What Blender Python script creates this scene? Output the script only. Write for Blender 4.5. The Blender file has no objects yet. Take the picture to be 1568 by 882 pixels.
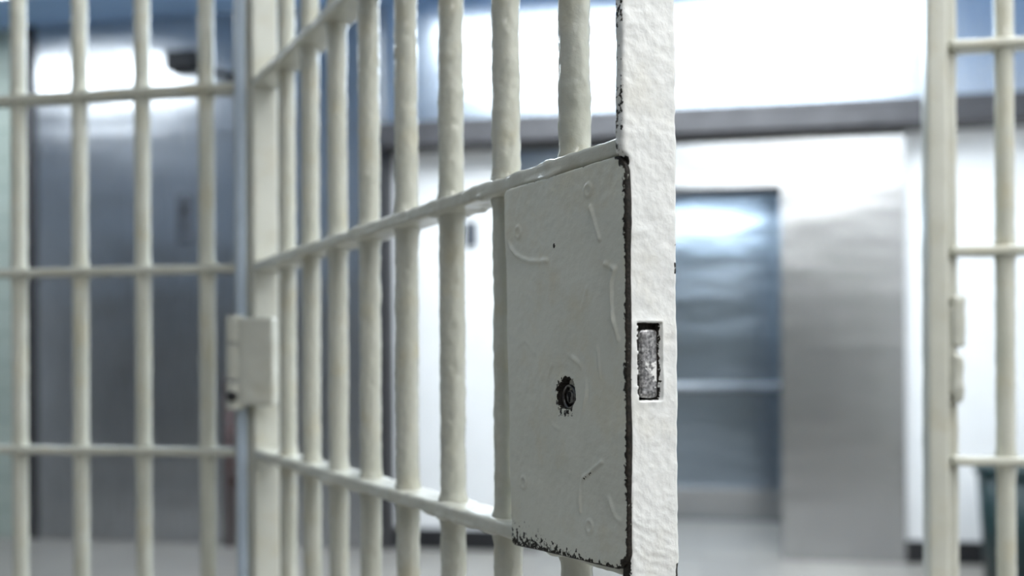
import bpy, math, random
from mathutils import Vector, Matrix, noise
random.seed(4)
scene = bpy.context.scene
COL = scene.collection

# ------------------------------------------------------------------ materials
def new_mat(name):
    m = bpy.data.materials.new(name); m.use_nodes = True
    nt = m.node_tree; nt.nodes.clear()
    out = nt.nodes.new('ShaderNodeOutputMaterial')
    b = nt.nodes.new('ShaderNodeBsdfPrincipled')
    nt.links.new(b.outputs[0], out.inputs[0])
    tc = nt.nodes.new('ShaderNodeTexCoord')
    return m, nt, b, tc

def nz(nt, tc, scale, detail=2, rough=.5, vec=None):
    n = nt.nodes.new('ShaderNodeTexNoise')
    n.inputs['Scale'].default_value = scale
    n.inputs['Detail'].default_value = detail
    n.inputs['Roughness'].default_value = rough
    nt.links.new(vec if vec else tc.outputs['Object'], n.inputs['Vector'])
    return n.outputs['Fac']

def ramp(nt, src, stops):
    r = nt.nodes.new('ShaderNodeValToRGB')
    e = r.color_ramp.elements
    e[0].position, e[0].color = stops[0][0], (*stops[0][1], 1)
    e[1].position, e[1].color = stops[-1][0], (*stops[-1][1], 1)
    for p, c in stops[1:-1]:
        k = e.new(p); k.color = (*c, 1)
    nt.links.new(src, r.inputs[0])
    return r.outputs[0]

def math_n(nt, op, a, b=None, c=None):
    n = nt.nodes.new('ShaderNodeMath'); n.operation = op
    for i, v in enumerate((a, b, c)):
        if v is None: continue
        if isinstance(v, (int, float)): n.inputs[i].default_value = v
        else: nt.links.new(v, n.inputs[i])
    return n.outputs[0]

def bump(nt, h, strength, dist, prev=None):
    n = nt.nodes.new('ShaderNodeBump')
    n.inputs['Strength'].default_value = strength
    n.inputs['Distance'].default_value = dist
    nt.links.new(h, n.inputs['Height'])
    if prev: nt.links.new(prev, n.inputs['Normal'])
    return n.outputs[0]

def mixc(nt, fac, a, b):
    n = nt.nodes.new('ShaderNodeMix'); n.data_type = 'RGBA'
    nt.links.new(fac, n.inputs[0])
    for i, v in ((6, a), (7, b)):
        if isinstance(v, tuple): n.inputs[i].default_value = (*v, 1)
        else: nt.links.new(v, n.inputs[i])
    return n.outputs[2]

def mixf(nt, fac, a, b):
    n = nt.nodes.new('ShaderNodeMix'); n.data_type = 'FLOAT'
    nt.links.new(fac, n.inputs[0]); n.inputs[2].default_value = a; n.inputs[3].default_value = b
    return n.outputs[0]

def paint(name, c1, c2, stain, rough=.32, chips=False, b1=.0006, b2=.00025, under=(.012, .011, .010), metal_under=False, coat=.3, samt=.6):
    m, nt, b, tc = new_mat(name)
    col = ramp(nt, nz(nt, tc, 14, 2), [(.3, c1), (.7, c2)])
    st = ramp(nt, nz(nt, tc, 22, 4, .6), [(.52, (0, 0, 0)), (.70, (1, 1, 1))])
    col = mixc(nt, math_n(nt, 'MULTIPLY', st, samt), col, stain)
    n1 = nz(nt, tc, 130, 2, .5); n2 = nz(nt, tc, 480, 2, .55)
    nb = bump(nt, n1, .8, b1); nb = bump(nt, n2, .8, b2, nb)
    if chips:
        at = nt.nodes.new('ShaderNodeAttribute'); at.attribute_name = 'chip_shade'
        cn = nz(nt, tc, 260, 4, .62)
        v = math_n(nt, 'MULTIPLY_ADD', math_n(nt, 'SUBTRACT', cn, .5), 2.1, at.outputs['Fac'])
        chip_shade = math_n(nt, 'GREATER_THAN', v, .55)
        un = ramp(nt, nz(nt, tc, 500, 2), [(.35, under), (.75, (.04, .034, .028) if not metal_under else (.55, .54, .54))])
        col = mixc(nt, chip_shade, col, un)
        nt.links.new(mixf(nt, chip_shade, rough, .5 if not metal_under else .3), b.inputs['Roughness'])
        nt.links.new(mixf(nt, chip_shade, coat, 0.0), b.inputs['Coat Weight'])
        inv = math_n(nt, 'SUBTRACT', 1.0, chip_shade)
        nb = bump(nt, inv, .6, .0005, nb)
        if metal_under:
            nt.links.new(math_n(nt, 'MULTIPLY', chip_shade, .85), b.inputs['Metallic'])
        else:
            nt.links.new(mixf(nt, chip_shade, .5, .15), b.inputs['Specular IOR Level'])
    else:
        b.inputs['Roughness'].default_value = rough
        b.inputs['Coat Weight'].default_value = coat
    nt.links.new(col, b.inputs['Base Color'])
    nt.links.new(nb, b.inputs['Normal'])
    b.inputs['Coat Roughness'].default_value = .12
    return m

M_PAINT = paint('cream_enamel', (.51, .515, .45), (.575, .58, .515), (.49, .465, .36), coat=.5, rough=.28)
M_PLATE = paint('cream_enamel_chipped', (.615, .625, .55), (.69, .70, .625), (.62, .585, .45), rough=.28, chips=True, b1=.0005, b2=.0002, coat=.5)
M_STILE = paint('pale_enamel_chipped', (.72, .73, .715), (.77, .78, .765), (.71, .70, .64), chips=True, b1=.0008, b2=.0003, coat=.4)
M_BOLT = paint('worn_bolt_metal', (.80, .80, .79), (.75, .75, .73), (.6, .59, .55), chips=True, metal_under=True, under=(.12, .12, .125))
M_BAR = paint('cream_enamel_bars', (.475, .48, .405), (.555, .56, .49), (.49, .45, .32), rough=.2, b1=.0007, b2=.0002, coat=.7)

def simple(name, col, rough=.5, metal=0, nscale=8, var=.12, bmp=0, bs=60):
    m, nt, b, tc = new_mat(name)
    lo = tuple(x*(1-var) for x in col); hi = tuple(min(1, x*(1+var)) for x in col)
    nt.links.new(ramp(nt, nz(nt, tc, nscale, 2), [(.3, lo), (.7, hi)]), b.inputs['Base Color'])
    b.inputs['Roughness'].default_value = rough
    b.inputs['Metallic'].default_value = metal
    if bmp: nt.links.new(bump(nt, nz(nt, tc, bs, 2), .6, bmp), b.inputs['Normal'])
    return m

def twotone(name, lo, hi, zsplit):
    """unseen wall: dark below, light above, tones added to steer reflected light"""
    m, nt, b, tc = new_mat(name)
    sx = nt.nodes.new('ShaderNodeSeparateXYZ'); nt.links.new(tc.outputs['Object'], sx.inputs[0])
    f = math_n(nt, 'GREATER_THAN', sx.outputs['Z'], zsplit)
    n = ramp(nt, nz(nt, tc, 3, 2), [(.3, (.9, .9, .9)), (.7, (1, 1, 1))])
    c = mixc(nt, f, lo, hi)
    mm = nt.nodes.new('ShaderNodeMix'); mm.data_type = 'RGBA'; mm.blend_type = 'MULTIPLY'; mm.inputs[0].default_value = 1
    nt.links.new(c, mm.inputs[6]); nt.links.new(n, mm.inputs[7]); nt.links.new(mm.outputs[2], b.inputs['Base Color'])
    b.inputs['Roughness'].default_value = .55
    return m

def steel(name, col, rough, wav=.012, var=.92):
    m, nt, b, tc = new_mat(name)
    mp = nt.nodes.new('ShaderNodeMapping')
    mp.inputs['Scale'].default_value = (300, 300, 2)
    nt.links.new(tc.outputs['Object'], mp.inputs['Vector'])
    br = nz(nt, tc, 1, 2, .6, mp.outputs[0])
    big = nz(nt, tc, 1.3, 2, .5)
    nt.links.new(ramp(nt, big, [(.3, tuple(x*var for x in col)), (.7, col)]), b.inputs['Base Color'])
    b.inputs['Metallic'].default_value = 1
    rr = nt.nodes.new('ShaderNodeMapRange')
    rr.inputs['To Min'].default_value = rough*.85; rr.inputs['To Max'].default_value = rough*1.15
    nt.links.new(br, rr.inputs[0]); nt.links.new(rr.outputs[0], b.inputs['Roughness'])
    mp2 = nt.nodes.new('ShaderNodeMapping')
    mp2.inputs['Scale'].default_value = (.7, .7, 2.6)
    nt.links.new(tc.outputs['Object'], mp2.inputs['Vector'])
    nb = bump(nt, nz(nt, tc, 1.6, 2, .5, mp2.outputs[0]), .5, wav)
    nt.links.new(nb, b.inputs['Normal'])
    return m

M_STEEL = steel('brushed_steel', (.47, .475, .485), .22, .014)
M_STEELD = steel('brushed_steel_wall', (.62, .63, .65), .28, .022, .85)
M_FASC = steel('fascia_steel', (.68, .74, .82), .28, .010)
M_CAR = steel('car_steel', (.34, .40, .47), .25, .03, .75)
M_BEAM = simple('dark_track_metal', (.070, .068, .072), .45, .4)
M_DARK = simple('black_rubber', (.012, .012, .014), .5)
M_HOLE = simple('keyway_shade', (.003, .003, .003), .9)  # near-black solid drawn for the shade inside the keyway
M_OLDMETAL = simple('old_lock_steel', (.13, .125, .12), .28, 1, 300, .5, .0004, 400)
M_PANEL = simple('grey_cover', (.10, .11, .13), .45, .3)
M_POSTSHEEN = simple('post_sheen_blue_grey', (.46, .54, .63), .25, 0, 20, .06)  # post's bluish reflected highlight put into the base colour
M_WALL = simple('white_wall_paint', (.86, .86, .86), .6, 0, 3, .03)
M_WALLN = twotone('reflection_tones_corridor', (.19, .185, .18), (.66, .76, .88), 2.35)  # light upper tone added for what the steel leaves reflect
M_CEIL = simple('pale_blue_ceiling', (.35, .54, .84), .8, 0, 2, .03)
M_CEILC = simple('car_ceiling_paint', (.22, .30, .40), .6, 0, 2, .03)
M_CELLW = twotone('reflection_tones_cell', (.10, .10, .10), (.50, .50, .50), 2.9)  # split tones added to grade the reflection in the elevator jamb
M_CELLS = twotone('bounce_tones_cell_side', (.42, .42, .41), (.6, .6, .6), 2.9)  # unseen side wall lightened to bounce fill onto the lock plate
M_GREEN = simple('dark_green_plastic', (.004, .022, .024), .45)
M_RED = simple('dark_red_paint', (.05, .014, .012), .4)

def brick():
    m, nt, b, tc = new_mat('painted_block')
    mp = nt.nodes.new('ShaderNodeMapping'); mp.inputs['Rotation'].default_value = (math.pi/2, 0, 0)
    nt.links.new(tc.outputs['Object'], mp.inputs['Vector'])
    t = nt.nodes.new('ShaderNodeTexBrick')
    t.inputs['Scale'].default_value = 1
    t.inputs['Brick Width'].default_value = .4; t.inputs['Row Height'].default_value = .2
    t.inputs['Mortar Size'].default_value = .008
    t.inputs['Color1'].default_value = (.40, .46, .41, 1); t.inputs['Color2'].default_value = (.43, .49, .44, 1)
    t.inputs['Mortar'].default_value = (.30, .36, .32, 1)
    nt.links.new(mp.outputs[0], t.inputs['Vector'])
    nt.links.new(t.outputs['Color'], b.inputs['Base Color']); b.inputs['Roughness'].default_value = .5
    return m
M_BRICK = brick()

def tile():
    m, nt, b, tc = new_mat('floor_tile')
    t = nt.nodes.new('ShaderNodeTexBrick'); t.offset = 0
    t.inputs['Scale'].default_value = 1
    t.inputs['Brick Width'].default_value = .3; t.inputs['Row Height'].default_value = .3
    t.inputs['Mortar Size'].default_value = .003
    t.inputs['Color1'].default_value = (.24, .225, .205, 1); t.inputs['Color2'].default_value = (.28, .265, .24, 1)
    t.inputs['Mortar'].default_value = (.2, .19, .17, 1)
    nt.links.new(tc.outputs['Object'], t.inputs['Vector'])
    nt.links.new(t.outputs['Color'], b.inputs['Base Color']); b.inputs['Roughness'].default_value = .4
    return m
M_FLOOR = tile()

def emis(name, col, s):
    m, nt, b, tc = new_mat(name)
    b.inputs['Base Color'].default_value = (.9, .9, .9, 1)
    b.inputs['Emission Color'].default_value = (*col, 1)
    b.inputs['Emission Strength'].default_value = s
    return m
E_CORR = emis('corridor_diffuser', (.85, .935, 1.0), 13)
E_CELL = emis('cell_diffuser', (1.0, .998, .985), 6.5)
E_CAR = emis('car_diffuser', (.8, .92, 1.0), 20)

# ------------------------------------------------------------------ mesh helpers
def empty(name, loc=(0, 0, 0), rotz=0):
    e = bpy.data.objects.new(name, None); COL.objects.link(e)
    e.location = loc; e.rotation_euler = (0, 0, rotz); e.empty_display_size = .1
    return e

class MB:
    def __init__(s): s.v = []; s.f = []; s.a = []; s.smooth = True
    def make(s, name, mat, parent=None, smooth=True):
        me = bpy.data.meshes.new(name); me.from_pydata(s.v, [], s.f); me.update()
        if s.a and len(s.a) == len(s.v):
            at = me.attributes.new('chip_shade', 'FLOAT', 'POINT'); at.data.foreach_set('value', s.a)
        if smooth: me.polygons.foreach_set('use_smooth', [True]*len(me.polygons))
        me.materials.append(mat)
        o = bpy.data.objects.new(name, me); COL.objects.link(o)
        if parent: o.parent = parent
        return o
    def box(s, x0, x1, y0, y1, z0, z1):
        k = len(s.v)
        s.v += [(x0,y0,z0),(x1,y0,z0),(x1,y1,z0),(x0,y1,z0),(x0,y0,z1),(x1,y0,z1),(x1,y1,z1),(x0,y1,z1)]
        s.f += [tuple(k+i for i in q) for q in ((0,3,2,1),(4,5,6,7),(0,1,5,4),(1,2,6,5),(2,3,7,6),(3,0,4,7))]
    def rbox(s, x0, x1, y0, y1, z0, z1, r, res=(.02, .02, .02), disp=None, chip_shade=None, dense=None, warp=None):
        """rounded, subdivided, displaced box"""
        def axis(a, b, rs, dn=None):
            e = [a, a+.3*r, a+.65*r, a+r]; g = [b-r, b-.65*r, b-.3*r, b]
            t = a+r; mid = []
            while True:
                st = rs
                if dn and not (dn[0] <= t <= dn[1]): st = dn[2]
                t += st
                if t >= b-r-st*.4: break
                mid.append(t)
            return e+mid+g
        ax = [axis(x0, x1, res[0]), axis(y0, y1, res[1]), axis(z0, z1, res[2], dense)]
        lo = (x0+r, y0+r, z0+r); hi = (x1-r, y1-r, z1-r)
        n = [len(a) for a in ax]; idx = {}
        def vert(i, j, k):
            key = (i, j, k)
            if key in idx: return idx[key]
            p = (ax[0][i], ax[1][j], ax[2][k])
            c = tuple(min(max(p[q], lo[q]), hi[q]) for q in range(3))
            d = Vector(p)-Vector(c); d.normalize()
            P = Vector(c)+d*r
            if disp: dd = disp(P, d)
            cc = chip_shade(P, d) if chip_shade else 0.0
            if warp: P = warp(P)
            if disp: P = P+d*dd
            idx[key] = len(s.v); s.v.append(tuple(P)); s.a.append(cc)
            return idx[key]
        for i in range(n[0]-1):
            for j in range(n[1]-1):
                s.f.append((vert(i,j,0), vert(i,j+1,0), vert(i+1,j+1,0), vert(i+1,j,0)))
                K = n[2]-1
                s.f.append((vert(i,j,K), vert(i+1,j,K), vert(i+1,j+1,K), vert(i,j+1,K)))
        for i in range(n[0]-1):
            for k in range(n[2]-1):
                s.f.append((vert(i,0,k), vert(i+1,0,k), vert(i+1,0,k+1), vert(i,0,k+1)))
                J = n[1]-1
                s.f.append((vert(i,J,k), vert(i,J,k+1), vert(i+1,J,k+1), vert(i+1,J,k)))
        for j in range(n[1]-1):
            for k in range(n[2]-1):
                s.f.append((vert(0,j,k), vert(0,j,k+1), vert(0,j+1,k+1), vert(0,j+1,k)))
                I = n[0]-1
                s.f.append((vert(I,j,k), vert(I,j+1,k), vert(I,j+1,k+1), vert(I,j,k+1)))
    def bar(s, x, y, z0, z1, r, zc, dense=(.9, 1.8), rd=.004, ro=.05, seg=20, seed=0, amp=1.0):
        z = z0; Z = []
        while z < z1:
            Z.append(z); z += rd if dense[0] <= z <= dense[1] else ro
        Z.append(z1); k0 = len(s.v)
        for zz in Z:
            fl = sum(math.exp(-((abs(zz-c)-.007)/.006)**2) for c in zc)*.0018
            ox = noise.noise(Vector((seed*3.1, 1.3, zz*6)))*.0005*amp
            oy = noise.noise(Vector((seed*3.1, 9.3, zz*6)))*.0005*amp
            for i in range(seg):
                a = 2*math.pi*i/seg; ca, sa = math.cos(a), math.sin(a)
                q = Vector((ca*r*60+seed*11, sa*r*60, zz*48))
                dr = noise.noise(q)*.0005+noise.noise(q*2.5)*.0006+noise.noise(q*5.5)*.0003
                R = r+fl+dr*amp
                s.v.append((x+ox+ca*R, y+oy+sa*R, zz))
        for j in range(len(Z)-1):
            for i in range(seg):
                a = k0+j*seg+i; b = k0+j*seg+(i+1) % seg
                s.f.append((a, b, b+seg, a+seg))
        s.f.append(tuple(k0+i for i in reversed(range(seg))))
        s.f.append(tuple(k0+(len(Z)-1)*seg+i for i in range(seg)))
    def cyl(s, c, axis, r, h, seg=32, r2=None):
        r2 = r if r2 is None else r2
        A = Vector(axis).normalized(); U = A.orthogonal().normalized(); W = A.cross(U); c = Vector(c); k = len(s.v)
        for t, R in ((0, r), (1, r2)):
            for i in range(seg):
                a = 2*math.pi*i/seg
                s.v.append(tuple(c+A*h*t+(U*math.cos(a)+W*math.sin(a))*R))
        for i in range(seg):
            j = (i+1) % seg; s.f.append((k+i, k+j, k+seg+j, k+seg+i))
        s.f.append(tuple(k+i for i in reversed(range(seg)))); s.f.append(tuple(k+seg+i for i in range(seg)))

def bevel(o, w=.004, seg=2):
    m = o.modifiers.new('bev', 'BEVEL'); m.width = w; m.segments = seg; m.limit_method = 'ANGLE'
    return o

def boxobj(name, dims, mat, parent=None, bv=0):
    b = MB()
    for d in dims: b.box(*d)
    o = b.make(name, mat, parent, smooth=False)
    if bv: bevel(o, bv)
    return o

# ------------------------------------------------------------------ room shell
H = 3.5; YF = 1.491; YB = 6.343; XL, XR = -7.6, 2.6; CXL, CXR, CY = -2.6, 2.6, -3.0
boxobj('floor', [(XL-.1, XR+.1, CY-.1, YB+.1, -.1, 0)], M_FLOOR)
boxobj('ceiling', [(XL-.1, XR+.1, CY-.1, YB+.1, H, H+.1)], M_CEIL)
boxobj('wall_back', [(XL, -1.15, YB, YB+.15, 0, H), (-1.15, .6, YB, YB+.15, 2.26, H), (.6, XR, YB, YB+.15, 0, H)], M_WALL)
boxobj('wall_block', [(XL, -4.55, YB-.03, YB, 0, H)], M_BRICK)
boxobj('wall_left', [(XL-.1, XL, YF, YB+.15, 0, H)], M_WALL)
boxobj('wall_right', [(XR, XR+.1, CY, YB+.15, 0, H)], M_WALL)
boxobj('wall_cell_rear', [(CXL-.1, CXR, CY-.1, CY, 0, H)], M_CELLW)
boxobj('wall_cell_left', [(CXL-.1, CXL, CY, YF+.02, 0, H)], M_CELLS)
boxobj('wall_corridor_near', [(XL, CXL-.1, YF-.1, YF+.02, 0, H)], M_WALLN)
boxobj('baseboard_back', [(1.178, XR, YB-.02, YB, 0, .13), (-1.94, -1.17, YB-.02, YB, 0, .13)], M_DARK, bv=.004)
# upper fascia + overhead track
boxobj('trim_fascia', [(-1.98, XR, YB-.045, YB, 2.70, H)], M_FASC, bv=.003)
tr = MB(); tr.box(-1.98, XR, YB-.17, YB, 2.53, 2.70); tr.box(-1.98, XR, YB-.19, YB-.17, 2.535, 2.60)
bevel(tr.make('trim_overhead_track', M_BEAM, smooth=False), .01)
boxobj('trim_dark_jamb', [(-2.03, -1.935, YB-.08, YB, 0, 2.70), (-4.56, -4.46, YB-.06, YB, 0, H)], M_BEAM, bv=.004)

# large steel sliding doors at left
sd = empty('steel_double_door')
boxobj('leaf_1', [(-4.455, -3.245, YB-.05, YB-.002, .01, 2.695)], M_STEELD, sd, .004)
boxobj('leaf_2', [(-3.235, -2.03, YB-.05, YB-.002, .01, 2.695)], M_STEELD, sd, .004)
boxobj('transom_panel', [(-4.455, -2.0, YB-.050, YB-.002, 2.700, H)], M_STEELD, sd, .003)
# cover plate and closer are part of the door assembly
boxobj('cover_plate', [(-3.41, -3.31, YB-.075, YB-.050, 1.99, 2.31)], M_PANEL, sd, .006)
bb = MB(); bb.cyl((-3.36, YB-.075, 2.1), (0, -1, 0), .015, .01); bb.cyl((-3.36, YB-.075, 2.2), (0, -1, 0), .03, .004); bb.make('cover_buttons', M_DARK, sd)
boxobj('closer_body', [(-3.46, -3.24, YB-.14, YB-.050, 3.12, 3.25)], M_DARK, sd, .012)
a = boxobj('closer_arm', [(0, .30, -.015, .015, -.02, .02)], M_DARK, sd, .004); a.location = (-3.28, YB-.10, 3.15); a.rotation_euler = (0, math.radians(18), 0)
boxobj('closer_bracket', [(-3.03, -2.96, YB-.12, YB-.050, 3.02, 3.09)], M_DARK, sd, .004)

# standpipe
sp = MB(); sp.cyl((-3.02, YB-.13, 0), (0, 0, 1), .022, 1.02); sp.cyl((-3.02, YB-.13, 1.02), (0, 0, 1), .035, .05)
sp.cyl((-3.02, YB-.13, .42), (1, 0, 0), .02, .14); sp.cyl((-2.88, YB-.13, .42), (1, 0, 0), .04, .025)
sp.cyl((-3.02, YB-.13, .75), (0, 1, 0), .018, .07)
sp.make('standpipe', M_RED)

# elevator
el = empty('elevator')
boxobj('door_frame', [(.475, 1.176, YB-.035, YB-.001, 0, 2.528), (-1.15, -1.0, YB-.035, YB-.001, 0, 2.528),
                      (-1.0, .475, YB-.035, YB-.001, 2.235, 2.528),
                      (.475, .599, YB, YB+.15, 0, 2.258), (-1.149, -1.0, YB, YB+.15, 0, 2.258)], M_STEEL, el)
boxobj('header_dark_strip', [(-1.0, .474, YB-.030, YB+.02, 2.205, 2.234)], M_DARK, el)  # black strip drawn as a dark line along the opening's top
boxobj('car_back', [(-1.25, .75, 7.75, 7.80, 0, 2.4)], M_CAR, el)
boxobj('car_sides', [(-1.3, -1.25, YB+.17, 7.8, 0, 2.4), (.75, .80, YB+.17, 7.8, 0, 2.4)], M_CAR, el)
boxobj('car_ceiling', [(-1.3, .8, YB+.17, 7.8, 2.4, 2.45)], M_CEILC, el)
boxobj('car_floor', [(-1.3, .8, YB, 7.8, -.02, .004)], M_FLOOR, el)
boxobj('car_light', [(-.95, .5, 6.56, 6.84, 2.375, 2.399)], E_CAR, el)
hr = MB(); hr.cyl((-1.15, 7.68, 1.0), (1, 0, 0), .03, 1.8)
for x in (-.9, -.25, .4): hr.cyl((x, 7.68, 1.0), (0, 1, 0), .012, .07)
hr.make('handrail', simple('satin_handrail', (.5, .52, .55), .5, .3), el)
boxobj('kick_plate', [(-1.2, .7, 7.735, 7.75, .02, .25)], M_STEEL, el, .003)
boxobj('call_plate', [(-1.47, -1.39, YB-.012, YB, 1.92, 2.08)], M_PANEL, el, .003)
q = MB(); q.cyl((-1.43, YB-.012, 1.97), (0, -1, 0), .014, .008); q.cyl((-1.43, YB-.012, 2.03), (0, -1, 0), .014, .008); q.make('call_buttons', M_DARK, el)

# bin
tb = empty('trash_bin')
q = MB(); q.cyl((1.68, 5.7, 0), (0, 0, 1), .22, .62, 40, .26); q.make('body', M_GREEN, tb)
q = MB(); q.cyl((1.68, 5.7, .60), (0, 0, 1), .275, .04, 40, .27); q.cyl((1.68, 5.7, .64), (0, 0, 1), .25, .03, 40, .15); bevel(q.make('lid', M_GREEN, tb, False), .006)

# ceiling lights
def troffer(x0, x1, y0, y1, em):
    e = empty('ceiling_light', ((x0+x1)/2, (y0+y1)/2, H)); w, d = (x1-x0)/2, (y1-y0)/2; t = .03
    boxobj('frame', [(-w, w, -d, -d+t, -.05, 0), (-w, w, d-t, d, -.05, 0), (-w, -w+t, -d+t, d-t, -.05, 0), (w-t, w, -d+t, d-t, -.05, 0)], M_WALL, e)
    boxobj('diffuser', [(-w+t, w-t, -d+t, d-t, -.035, 0)], em, e)
for x0 in (-1.8, -.20):
    troffer(x0, x0+1.58, 4.45, 5.9, E_CORR)
    troffer(x0+.9, x0+2.3, 1.65, 2.6, E_CORR)  # unseen panels added to brighten the reflection in the elevator header
troffer(-5.3, -3.9, 4.85, 5.65, E_CORR)
troffer(-.1, 2.4, -.3, 1.2, E_CELL)
troffer(.4, 2.4, -2.6, -1.0, E_CELL)  # unseen panel added behind the camera to light the door's end face

# ------------------------------------------------------------------ barred partitions
ZC = [.215, .50, .78, 1.06, 1.345, 1.625, 1.905, 2.185]
def gen(amp, s):
    def f(P, d):
        return noise.noise(P*s)*amp+noise.noise(P*s*2.6)*amp*.45
    return f
def partition(name, bars_x, x0, x1):
    e = empty(name)
    b = MB()
    for i, x in enumerate(bars_x):
        b.bar(x, YF, 0, H, .0125, ZC, dense=(.85, 1.9), rd=.008, seg=18, seed=i+int(x*10))
    b.make('bars', M_BAR, e)
    c = MB()
    for z in ZC+[2.5, 2.8, 3.1, 3.4, .02]:
        c.rbox(x0, x1, YF-.019, YF+.019, z-.0065, z+.0065, .004, (.012, .012, .02), gen(.0012, 45))
    c.make('crossbars', M_BAR, e)
    return e
lx = [-.7600-.1093*i for i in range(17)]
pl = partition('barred_partition', lx, -2.6, -.70)
rx = [.4074+.1093*i for i in range(20)]
pr = partition('barred_partition', rx, .335, 2.6)
# corner / hinge post
c = MB()
c.rbox(-.706, -.674, YF-.02, YF+.02, 0, H, .006, (.01, .01, .03), gen(.0008, 30), dense=(.8, 1.9, .1)); c.make('hinge_post', M_PAINT, pl)
c = MB(); c.rbox(-.699, -.683, YF-.030, YF-.018, 0, H, .004, (.01, .01, .03), gen(.0006, 30), dense=(.8, 1.9, .1)); c.make('hinge_post_stop', M_POSTSHEEN, pl)
# strike post
c = MB()
c.rbox(.303, .330, YF-.025, YF+.018, 0, H, .005, (.01, .01, .02), gen(.0012, 30), dense=(.8, 1.9, .1))
c.rbox(.329, .346, YF-.006, YF+.022, 0, H, .004, (.01, .01, .02), gen(.0012, 30), dense=(.8, 1.9, .1))
c.make('strike_post', M_PAINT, pr)
c = MB()
c.rbox(.334, .352, YF-.024, YF+.004, 1.215, 1.285, .006, (.005, .005, .005), gen(.0018, 60))
c.rbox(.334, .350, YF-.024, YF+.004, 1.140, 1.205, .006, (.005, .005, .005), gen(.0018, 60))
c.rbox(.330, .343, YF-.020, YF+.004, 1.15, 1.27, .004, (.005, .005, .005), gen(.001, 60))
c.make('strike_box', M_PAINT, pr)
# barred transom over the door opening
tg = empty('transom_grille')
b = MB()
for i in range(8): b.bar(-.56+.1093*i, YF, 2.19, H, .0125, [2.5, 2.8, 3.1], dense=(0, 0), seg=16, seed=50+i)
b.make('transom_bars', M_BAR, tg)
c = MB()
for z in (2.2, 2.5, 2.8, 3.1, 3.4): c.rbox(-.670, .302, YF-.019, YF+.019, z-.0065, z+.0065, .004, (.03, .012, .02), gen(.001, 45))
c.make('transom_crossbars', M_BAR, tg)

# ------------------------------------------------------------------ cell door
DX, DY = .6265, -.7795
DANG = math.atan2(DY, DX)
door = empty('cell_door', (-.670, 1.492, 0), DANG)
DINV = (Matrix.Translation((-.670, 1.492, 0)) @ Matrix.Rotation(DANG, 4, 'Z')).inverted()
SP = .1108
b = MB()
for t in range(0, 8):
    x = .919-SP*t
    b.bar(x+.0015, 0, .07, 2.12, .0122, ZC[:-1], dense=(.95, 1.75), rd=.0022 if t < 5 else .005, seg=44 if t < 5 else 24, seed=t+3, amp=1.2)
b.make('bars', M_BAR, door)
c = MB()
def cdisp(P, d):
    w = 0
    for t in range(8):
        w += math.exp(-((P.x-(.919-SP*t))/.017)**2)
    v = noise.noise(P*48)*.0014+noise.noise(P*130)*.0007+w*.0009
    if d.z < -.3: v += max(0, noise.noise(P*35+Vector((3, 3, 3))))*.007*(.4+w)
    return v
for z in ZC[:-1]:
    fine = z in (1.06, 1.345)
    c.rbox(.02, 1.010, -.019, .019, z-.0065, z+.0065, .0035, (.003 if fine else .012, .003 if fine else .01, .003), cdisp)
for z in (.076, 2.115): c.rbox(.02, 1.010, -.02, .02, z-.006, z+.006, .003, (.03, .01, .01), gen(.0006, 45))
c.make('crossbars', M_PAINT, door)
# hinge stile
c = MB(); c.rbox(.012, .028, -.02, .02, .07, 2.12, .004, (.006, .006, .012), gen(.0009, 35), dense=(.9, 1.8, .08)); c.make('hinge_stile', M_PAINT, door)

# latch stile with slot for the bolt
SY0, SY1, SZ0, SZ1 = -.0135, .0060, 1.173, 1.2245
def in_slot(P):
    return SY0 < P.y+noise.noise(P*300)*.0005 < SY1 and SZ0 < P.z < SZ1
def sdisp(P, d):
    v = noise.noise(P*70)*.0007+noise.noise(P*190)*.0004+noise.noise(P*24)*.0010
    if d.x > .9 and P.x > 1.01:
        if in_slot(P): return -.0085
        dd = max(max(SY0-P.y, P.y-SY1), max(SZ0-P.z, P.z-SZ1))
        v += .0008*math.exp(-(dd/.003)**2)
        # sagging paint wrinkles low on the face
        if P.z < 1.16: v += max(0, math.sin(P.z*900+P.y*500+4*noise.noise(P*60)))*.0004*min(1, (1.16-P.z)/.05)*max(0, noise.noise(P*28)+.25)
    return v
def swarp(P):
    def ss(t): t = max(0, min(1, t)); return t*t*(3-2*t)
    k = max(ss((P.z-1.334)/.006), ss((1.050-P.z)/.006))
    if P.y < 0: return Vector((P.x, P.y-.0045*k*(-P.y/.02), P.z))
    return P
def schip_shade(P, d):
    if d.x > .9 and in_slot(P): return 1.3  # slot recess coloured dark in place of shade
    m = 0
    e = abs(P.y+.0200)
    if d.x > -.5 and P.x > 1.011:
        if P.z > 1.335: m = .60*math.exp(-(e/.0014)**2)*(.3+1.2*max(0, noise.noise(Vector((1, 1, P.z*26)))+.3))
        if 1.045 < P.z < 1.335: m = .9*math.exp(-(e/.0012)**2)
    e2 = abs(P.y-.0195)
    m = max(m, .50*math.exp(-(e2/.0012)**2)*(.4+1.2*max(0, noise.noise(Vector((5, 1, P.z*30))))))
    if e2 < .003 and abs(P.z-1.056) < .005: m = .9
    if e2 < .002 and abs(P.z-1.262) < .004: m = .8
    return m
c = MB(); c.rbox(1.010, 1.020, -.02, .02, .07, 2.12, .0025, (.0025, .0010, .0013), sdisp, schip_shade, dense=(1.0, 1.48, .05), warp=swarp); c.make('latch_stile', M_STILE, door)
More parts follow.
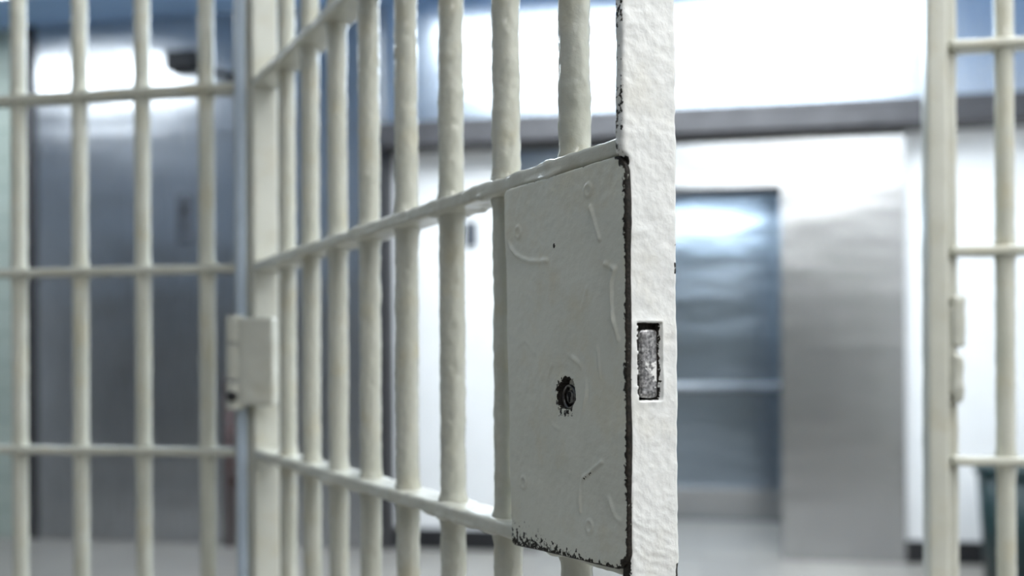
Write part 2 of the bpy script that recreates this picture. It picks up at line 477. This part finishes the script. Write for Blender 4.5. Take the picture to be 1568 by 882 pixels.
# latch bolt
def bchip(P, d): return .80+.9*noise.noise(P*80)
c = MB(); c.rbox(1.008, 1.0182, -.0108, .0042, 1.1745, 1.2200, .0022, (.002, .0008, .001), lambda P, d: noise.noise(P*300)*.0002+(.0011*(1-((P.y+.0033)/.0076)**2) if d.x > .5 else 0), bchip)
c.make('latch_bolt', M_BOLT, door)

# lock box behind the plate
c = MB(); c.rbox(.853, 1.009, -.0185, .019, 1.062, 1.336, .003, (.008, .008, .008), gen(.0006, 50)); c.make('lock_case', M_PAINT, door)

# lock cover plate, with its lumps, ridges, rivets
PX0, PX1, PZ0, PZ1 = .848, 1.0205, 1.052, 1.3375
YP = -.0212
CX, CZ, HW, HH = (PX0+PX1)/2, (PZ0+PZ1)/2, (PX1-PX0)/2, (PZ1-PZ0)/2
def pwarp(P):
    x, z = P.x-CX, P.z-CZ
    R = .014 if x > 0 else .006
    ax_, az = abs(x)-(HW-R), abs(z)-(HH-R)
    if ax_ > 0 and az > 0:
        l = math.hypot(ax_, az); m = max(ax_, az)/l
        x = math.copysign(HW-R+ax_*m, x); z = math.copysign(HH-R+az*m, z)
    X, Z = CX+x, CZ+z
    fl = (PX1-X)/(2*HW); fb = (PZ1-Z)/(2*HH)
    X += .010*fl*fl*fb; Z += .0075*(1-fl)*fb
    return Vector((X, P.y, Z))
def segd(px, pz, pts):
    best = 9
    for (x0, z0), (x1, z1) in zip(pts, pts[1:]):
        dx, dz = x1-x0, z1-z0
        t = max(0, min(1, ((px-x0)*dx+(pz-z0)*dz)/(dx*dx+dz*dz)))
        best = min(best, math.hypot(px-x0-t*dx, pz-z0-t*dz))
    return best
RIDGES = [([(.856,1.294),(.861,1.289),(.867,1.284),(.876,1.280),(.890,1.276),(.917,1.274)], .0021, .0016),
          ([(.977,1.307),(.984,1.292),(.989,1.282)], .0018, .0014),
          ([(.995,1.264),(1.008,1.259),(1.004,1.252),(1.003,1.245),(1.005,1.228),(1.011,1.210)], .0022, .0016),
          ([(.991,1.125),(.978,1.118),(.966,1.112),(.962,1.106),(.961,1.087)], .0019, .0013),
          ([(.985,1.205),(.988,1.185)], .0014, .0013),
          ([(.999,1.10),(1.005,1.088),(1.012,1.085)], .0012, .0015),
          ([(.972,1.249),(.965,1.235)], .0006, .002),
          ([(.868,1.21),(.880,1.215),(.895,1.205)], .0005, .002)]
RIV = [(.872,1.301),(.9746,1.319),(.872,1.103),(.974,1.078)]
KX, KZ = .943, 1.173
def kr(an): return .0112+.0022*noise.noise(Vector((math.cos(an)*1.8+7, math.sin(an)*1.8, 0)))
def pdisp(P, d):
    v = noise.noise(P*60)*.0003+noise.noise(P*170)*.0002+noise.noise(P*330)*.00007+noise.noise(P*20)*.0009
    if d.y < -.9:
        for pts, h, w in RIDGES:
            l = segd(P.x, P.z, pts)
            if l < .006: v += h*math.exp(-(l/w)**2)*(.75+.8*noise.noise(P*90))
        for rx_, rz in RIV:
            l = math.hypot(P.x-rx_, P.z-rz)
            if l < .009: v += .0012*math.exp(-((l-.0042)/.0011)**2)
        l = math.hypot(P.x-KX+.003, P.z-KZ)+.004*noise.noise(P*40)
        an = math.atan2(P.z-KZ, P.x-KX)
        if l < .045: v += .0014*math.exp(-((l-.0285)/.0018)**2)*max(0, .25+noise.noise(Vector((math.cos(an)*1.4, math.sin(an)*1.4, 4)))*1.6)
        l = math.hypot(P.x-KX, P.z-KZ)
        if l < kr(an): v -= .0046
        elif l < .018: v += .0004*math.exp(-((l-.0140)/.0015)**2)
    return v
def pchip_shade(P, d):
    dl, dr, db, dt = P.x-PX0, PX1-P.x, P.z-PZ0, PZ1-P.z
    R = .014
    for zc_, sg in ((PZ0+R, -1), (PZ1-R, 1)):
        if P.x > PX1-R and (P.z-zc_)*sg > 0:
            dr = min(dr, R-math.hypot(P.x-PX1+R, P.z-zc_))
    m = 0
    if d.x > .35: m = .95
    wr = .0018+.0042*max(0, noise.noise(Vector((2, 2, P.z*30)))+.2)
    m = max(m, .72*math.exp(-(max(0, dr)/wr)**2))
    lw = .017*max(0, 1-dl/.13)+.0045
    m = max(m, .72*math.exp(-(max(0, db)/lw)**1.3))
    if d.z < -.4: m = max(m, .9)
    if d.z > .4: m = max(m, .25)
    m = max(m, .46*math.exp(-(max(0, dl)/.0012)**2))
    m = max(m, .38*math.exp(-(max(0, dt)/.0012)**2))
    l = math.hypot(P.x-KX, P.z-KZ)
    an = math.atan2(P.z-KZ, P.x-KX)
    if l < kr(an)+.0008: m = 1.3  # floor of the hole coloured near-black to stand for its shade
    elif l < .022:
        w_ = .0028+.003*max(0, math.sin(an-2.2))+(.003 if -2.2 < an < -.9 else 0)
        m = max(m, .62*math.exp(-((l-.0120)/w_)**2))
    if math.hypot(P.x-.927, P.z-1.284) < .0018: m = 1
    if segd(P.x, P.z, [(.978,1.1165),(.968,1.1115)]) < .0008: m = max(m, .58)
    return m
c = MB(); c.rbox(PX0, PX1, YP-.0018, YP+.003, PZ0, PZ1, .0016, (.0012, .002, .0012), pdisp, pchip_shade, warp=pwarp); c.make('lock_cover_plate', M_PLATE, door)
# lock cylinder: metal rim, core and keyway
YS = YP-.0018
def torus(b, c, R, r, n=40, m=10):
    k = len(b.v)
    for i in range(n):
        a = 2*math.pi*i/n
        for j in range(m):
            t = 2*math.pi*j/m
            b.v.append((c[0]+(R+r*math.cos(t))*math.cos(a), c[1]+r*math.sin(t), c[2]+(R+r*math.cos(t))*math.sin(a)))
    for i in range(n):
        for j in range(m):
            b.f.append((k+i*m+j, k+i*m+(j+1) % m, k+((i+1) % n)*m+(j+1) % m, k+((i+1) % n)*m+j))
c = MB(); torus(c, (KX+.002, YS+.0022, KZ), .0082, .0011); c.make('lock_rim', M_OLDMETAL, door)
c = MB(); c.cyl((KX+.002, YS+.0052, KZ), (0, -1, 0), .0052, .0030, 40); o = c.make('lock_cylinder', M_OLDMETAL, door, False); bevel(o, .0012, 3)
c = MB(); c.cyl((KX+.0015, YS+.0024, KZ+.0018), (0, -1, 0), .0022, .0006, 24); c.box(KX+.0005, KX+.0025, YS+.0018, YS+.0024, KZ-.0040, KZ+.002); c.make('keyhole', M_HOLE, door, False)

# hinge: leaf on the door stile and a knuckle barrel (swings with the door)
HS = .006
def on_door(o):
    o.parent = door; o.matrix_parent_inverse = DINV
hg = MB()
hg.rbox(-.690+HS, -.634+HS, YF-.052, YF-.034, 1.134, 1.266, .004, (.006, .006, .006), gen(.0014, 55))
on_door(hg.make('hinge_leaf', M_PAINT))
hg = MB()
for i, (a_, b_) in enumerate(((1.128, 1.170), (1.173, 1.225), (1.228, 1.270))):
    hg.bar(-.700+HS, YF-.040, a_, b_, .0135, [], dense=(0, 2), rd=.003, seg=24, seed=77+i)
on_door(hg.make('hinge_knuckles', M_PAINT))
hg = MB(); hg.cyl((-.700+HS, YF-.050, 1.148), (.15, -1, 0), .008, .006, 20); on_door(hg.make('hinge_knuckle_hole', M_DARK))  # black disc drawn for the dark hole in the knuckle
hg = MB(); hg.rbox(-.690+HS, -.645+HS, YF-.036, YF-.016, 1.15, 1.25, .003, (.01, .01, .01)); on_door(hg.make('hinge_block', M_PAINT))

# ------------------------------------------------------------------ world + camera
w = bpy.data.worlds.new('World'); scene.world = w; w.use_nodes = True
w.node_tree.nodes['Background'].inputs[0].default_value = (.8, .9, 1, 1)
w.node_tree.nodes['Background'].inputs[1].default_value = .3
cam = bpy.data.cameras.new('camera'); co = bpy.data.objects.new('camera', cam); COL.objects.link(co)
cam.sensor_width = 36; cam.lens = 36; cam.shift_y = .0706; cam.clip_start = .02
PHI = math.radians(10.45)
co.matrix_world = Matrix.Translation((0, 0, 1.2)) @ Matrix.Rotation(PHI, 4, 'Z') @ Matrix.Rotation(math.pi/2, 4, 'X') @ Matrix.Rotation(math.radians(-.3), 4, 'Z')
cam.dof.use_dof = True; cam.dof.focus_distance = .735; cam.dof.aperture_fstop = 3.4; cam.dof.aperture_blades = 0
scene.camera = co
scene.view_settings.view_transform = 'Standard'
scene.view_settings.exposure = 0
